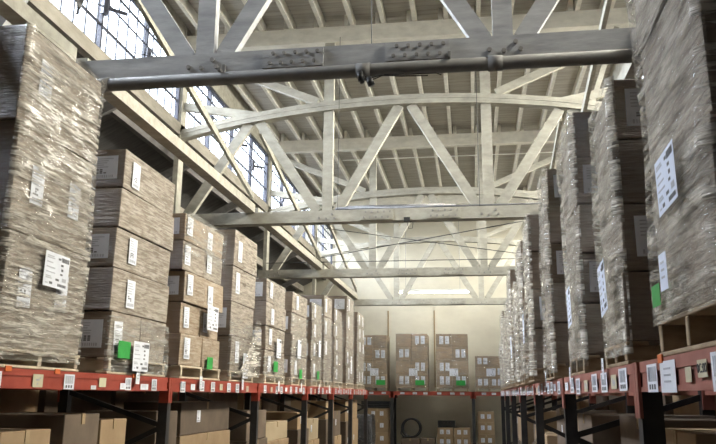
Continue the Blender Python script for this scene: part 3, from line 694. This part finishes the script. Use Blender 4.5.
tmp = bpy.data.objects.new('tmp', fc); C.objects.link(tmp); bpy.context.view_layer.update()
me = bpy.data.meshes.new_from_object(tmp.evaluated_get(bpy.context.evaluated_depsgraph_get())); bpy.data.objects.remove(tmp); bpy.data.curves.remove(fc)
me.transform(Matrix(((0, 0, -1, 0), (-1, 0, 0, 0), (0, 1, 0, 0), (0, 0, 0, 1)))); me.transform(Matrix.Translation(rel(rr_, (rx-.0462, 2.50, ZT-BH/2+.004)))); me.materials.clear(); me.materials.append(M['ink'])
tx = bpy.data.objects.new('plate_lettering', me); C.objects.link(tx); tx.parent = fb
# orange corner clips standing on the beams
for par, x, s, ys in ((lr_, lx, 1, (4.36, 4.93, 6.15)), (rr_, rx, -1, (3.02, 2.26))):
    for y in ys: MB().box(rel(par, (x+s*.043, y-.035, ZT-.02)), rel(par, (x+s*.049, y+.03, ZT+.012))).build('safety_clip', M['orange'], par)

# far racking across the end wall
t = thing('pallet_rack', (-1.35, YR+.5, 0), 'red and charcoal pallet racking across the far end wall', 'pallet rack')
FX = [-5.35, -2.68, -.01, 2.66]
for x in FX:
    for y in (YR+.06, YR+1.0):
        MB().box(rel(t, (x-.05, y-.04, 0)), rel(t, (x+.05, y+.04, ZT-.01))).build('upright', M['charcoal'], t)
    MB().bar(rel(t, (x, YR+.06, .5)), rel(t, (x, YR+1.0, 1.3)), .03, .045, (1, 0, 0)).build('diagonal_brace', M['charcoal'], t)
for k in range(3):
    for y, s in ((YR+.06, -1), (YR+1.0, 1)):
        bo = MB().box(rel(t, (FX[k]+.05, y-.02, ZT-BH)), rel(t, (FX[k+1]-.05, y+.035*s, ZT))).build('beam', M['red'], t)
        for x in (FX[k]+.02, FX[k+1]-.02):
            MB().box(rel(t, (x-.07, y+.041*s, ZT-.22)), rel(t, (x+.07, y+.055*s, ZT))).build('beam_connector', M['red'], bo)
        if s < 0:
            rd = random.Random(k); x = FX[k]+.35
            while x < FX[k+1]-.2:
                printed('bay_label', bo, rel(t, (x, y-.036, ZT-BH/2)), '-y', .14, .07, rd.choice(('barcode', 'tag')), 0, .002); x += rd.uniform(.3, .5)

# ------------------------------------------------------------------ cartons under the racking
def loose_carton(name, a, b, mat, label, group, labels=0, face='+x', rot=0):
    c = ((a[0]+b[0])/2, (a[1]+b[1])/2, a[2])
    t = thing('cardboard_carton', c, label, 'carton', group); t.rotation_euler = (0, 0, rot)
    o = bevelled('carton_body', M[mat], t, rel(t, a), rel(t, b), .008, 2, .004)
    sx, sy, sz = (b[0]-a[0])/2, (b[1]-a[1])/2, b[2]-a[2]
    s = {'+x': 1, '-x': -1}.get(face, 0)
    if s:
        MB().box((s*sx*.3, -.025, sz-.001), (s*(sx+.003), .025, sz+.003)).box((s*(sx+.001), -.025, sz-.08), (s*(sx+.0075), .025, sz)).build('packing_tape', M['tape'], t)
        for k in range(labels): printed('shipping_label', t, (s*sx, (k-.5)*sy*.7+random.uniform(-.05, .05), sz*.55), face, .11, .13, 'carton', 0, .008)
    else:
        MB().box((-.025, -sy-.0075, sz-.08), (.025, -sy-.001, sz)).box((-.025, -sy-.003, sz-.001), (.025, -sy*.3, sz+.003)).build('packing_tape', M['tape'], t)
        for k in range(labels): printed('shipping_label', t, ((k-.5)*sx*.8, -sy, sz*.55), '-y', .12, .14, 'carton', 0, .008)
    return t
names_l = ['nearest', 'second', 'third', 'fourth', 'fifth', 'sixth', 'seventh', 'eighth', 'ninth', 'tenth', 'eleventh', 'twelfth', 'thirteenth', 'fourteenth']
# (y0, y1, base tier top, upper carton top, material, labels), heights relative to the eye
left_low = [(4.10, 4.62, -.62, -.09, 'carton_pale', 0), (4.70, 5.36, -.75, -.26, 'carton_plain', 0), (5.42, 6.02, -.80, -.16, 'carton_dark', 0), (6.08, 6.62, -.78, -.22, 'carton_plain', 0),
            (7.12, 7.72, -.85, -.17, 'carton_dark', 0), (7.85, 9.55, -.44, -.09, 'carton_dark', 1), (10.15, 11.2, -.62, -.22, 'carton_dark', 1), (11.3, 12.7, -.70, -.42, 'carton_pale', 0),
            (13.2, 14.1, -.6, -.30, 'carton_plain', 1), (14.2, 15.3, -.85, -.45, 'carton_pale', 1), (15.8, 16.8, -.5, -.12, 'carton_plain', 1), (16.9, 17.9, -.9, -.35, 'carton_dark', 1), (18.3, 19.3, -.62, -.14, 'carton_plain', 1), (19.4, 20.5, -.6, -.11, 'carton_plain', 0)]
desc = {'carton_pale': 'pale tan', 'carton_plain': 'brown', 'carton_dark': 'dark brown'}
for k, (y0, y1, zb, zt, mt, nl) in enumerate(left_low):
    xa, xb = -3.92+.05*(k % 3), -3.05-.04*(k % 2)
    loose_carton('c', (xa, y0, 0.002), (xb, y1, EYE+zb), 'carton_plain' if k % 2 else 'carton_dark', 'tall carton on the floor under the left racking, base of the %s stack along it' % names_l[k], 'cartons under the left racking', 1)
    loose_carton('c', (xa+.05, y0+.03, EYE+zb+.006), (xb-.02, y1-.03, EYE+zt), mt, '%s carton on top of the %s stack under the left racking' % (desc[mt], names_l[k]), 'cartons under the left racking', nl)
right_low = [(2.35, 3.2, -.7, -.16, 'carton_dark', 0), (3.75, 4.5, -.8, -.16, 'carton_plain', 0), (4.6, 6.0, -.7, -.12, 'carton_dark', 1), (6.5, 7.4, -.7, -.14, 'carton_dark', 0), (7.5, 8.9, -.8, -.2, 'carton_plain', 1),
             (9.4, 10.4, -.7, -.15, 'carton_dark', 1), (10.5, 11.8, -.8, -.5, 'carton_plain', 0), (12.2, 13.3, -.7, -.22, 'carton_plain', 1), (13.4, 14.5, -.8, -.4, 'carton_dark', 1), (15.1, 17.2, -.9, -.3, 'carton_plain', 1), (17.9, 19.6, -.9, -.25, 'carton_dark', 1)]
for k, (y0, y1, zb, zt, mt, nl) in enumerate(right_low):
    xa, xb = .92+.06*(k % 3), 1.72
    loose_carton('c', (xa, y0, 0.002), (xb, y1, EYE+zb), 'carton_dark', 'tall carton on the floor under the right racking, base of the %s stack along it' % (names_l[k] if k else 'nearest'), 'cartons under the right racking', 1, '-x')
    loose_carton('c', (xa+.03, y0+.03, EYE+zb+.006), (xb-.05, y1-.03, EYE+zt), mt, '%s carton on top of the %s stack under the right racking' % (desc[mt], names_l[k] if k else 'nearest'), 'cartons under the right racking', nl, '-x')
for sd, x0, x1, lo in (('left', -4.96, -4.15, 2.6), ('right', 2.05, 2.9, 2.4)):
    y = lo; k = 0; rd = random.Random(5 if sd == 'left' else 6)
    while y < 20.5:
        L_ = rd.uniform(1.1, 1.7); xo_ = rd.uniform(0, .1)
        loose_carton('c', (x0+xo_, y, .002), (x1-.02, y+L_-.06, EYE+rd.uniform(.04, .3)), rd.choice(('carton_dark', 'carton_dark', 'carton_plain')), 'tall carton in the row behind the %s racking, %s along it' % (sd, names_l[k] if k else 'nearest'), 'cartons behind the racking', 1, '+x' if sd == 'left' else '-x')
        y += L_+rd.choice((.05, .3)); k += 1
# under the far racking
for col, (x0, x1, hs, mt) in enumerate(((-3.55, -2.80, (.42, .40, .36), 'carton_plain'), (-1.22, -.68, (.30, .29), 'carton_plain'), (-.66, -.12, (.30, .29), 'carton_plain'), (.10, .66, (.40, .38, .33), 'carton_plain'), (-2.40, -1.78, (.24,), 'carton_dark'), (-1.74, -1.28, (.25,), 'carton_dark'))):
    z = .002; wh = ['left of the far left post', 'at centre right', 'right of the centre pair', 'at the right end', 'under the hose coil', 'right of the hose coil'][col]
    for k, h in enumerate(hs):
        loose_carton('c', (x0+.01*k, YR+.15, z), (x1-.01*k, YR+.85, z+h), mt, '%s carton %s, under far racking, %s' % (desc[mt], wh, ['on the floor', 'one up from the floor', 'topmost of its stack'][k]), 'cartons under the far racking', 2 if mt == 'carton_plain' else 0, '-y'); z += h+.003
    if col == 1:
        tag(MB().box((-1.18, YR+.2, z), (-.62, YR+.7, z+.22)).box((-1.1, YR+.19, z+.04), (-.75, YR+.2, z+.17)).build('storage_bin', M['black']), 'black bin standing on the centre cartons under the far racking', 'bin')
t = thing('hose_coil', (-2.08, YR+.35, .272), 'black hose coil standing on a dark carton under the far racking', 'hose')
for k in range(3):
    MB().tube([(.30*math.cos(a)+.02*k, .05*(k-1), .30+.29*math.sin(a)) for a in (2*math.pi*j/24 for j in range(25))], .028, 8).build('hose_loop', M['black'], t, True)
MB().tube([(-.3, .05, .3), (-.33, .0, .12), (-.25, -.12, .03), (-.02, -.2, .03)], .024, 8).build('hose_end', M['black'], t, True)
# black film column and stacked trays by the end of the left racking
t = thing('wrapped_bundle', (-3.35, 22.9, 0), 'tall bundle in shiny black film at the end of the left racking', 'bundle')
film_sleeve('black_wrap', t, -3.75, -3.0, 22.6, 23.2, .02, EYE-.55, .7, .7, M['film_black'], .05, 77)
bevelled('bundle_core', M['black'], t, (-.39, -.29, 0.001), (.34, .29, EYE-.56), .03, 2)
for k in range(4):
    tag(bevelled('plastic_tray', M['black'], None, (-3.72, YR+.12, 1.20+.055*k+.003), (-2.78, YR+.9, 1.20+.055*(k+1)), .012, 2), 'flat black tray, %s of the pile under the far racking' % ['lowest', 'second from bottom', 'third from bottom', 'topmost'][k], 'tray', 'black trays')
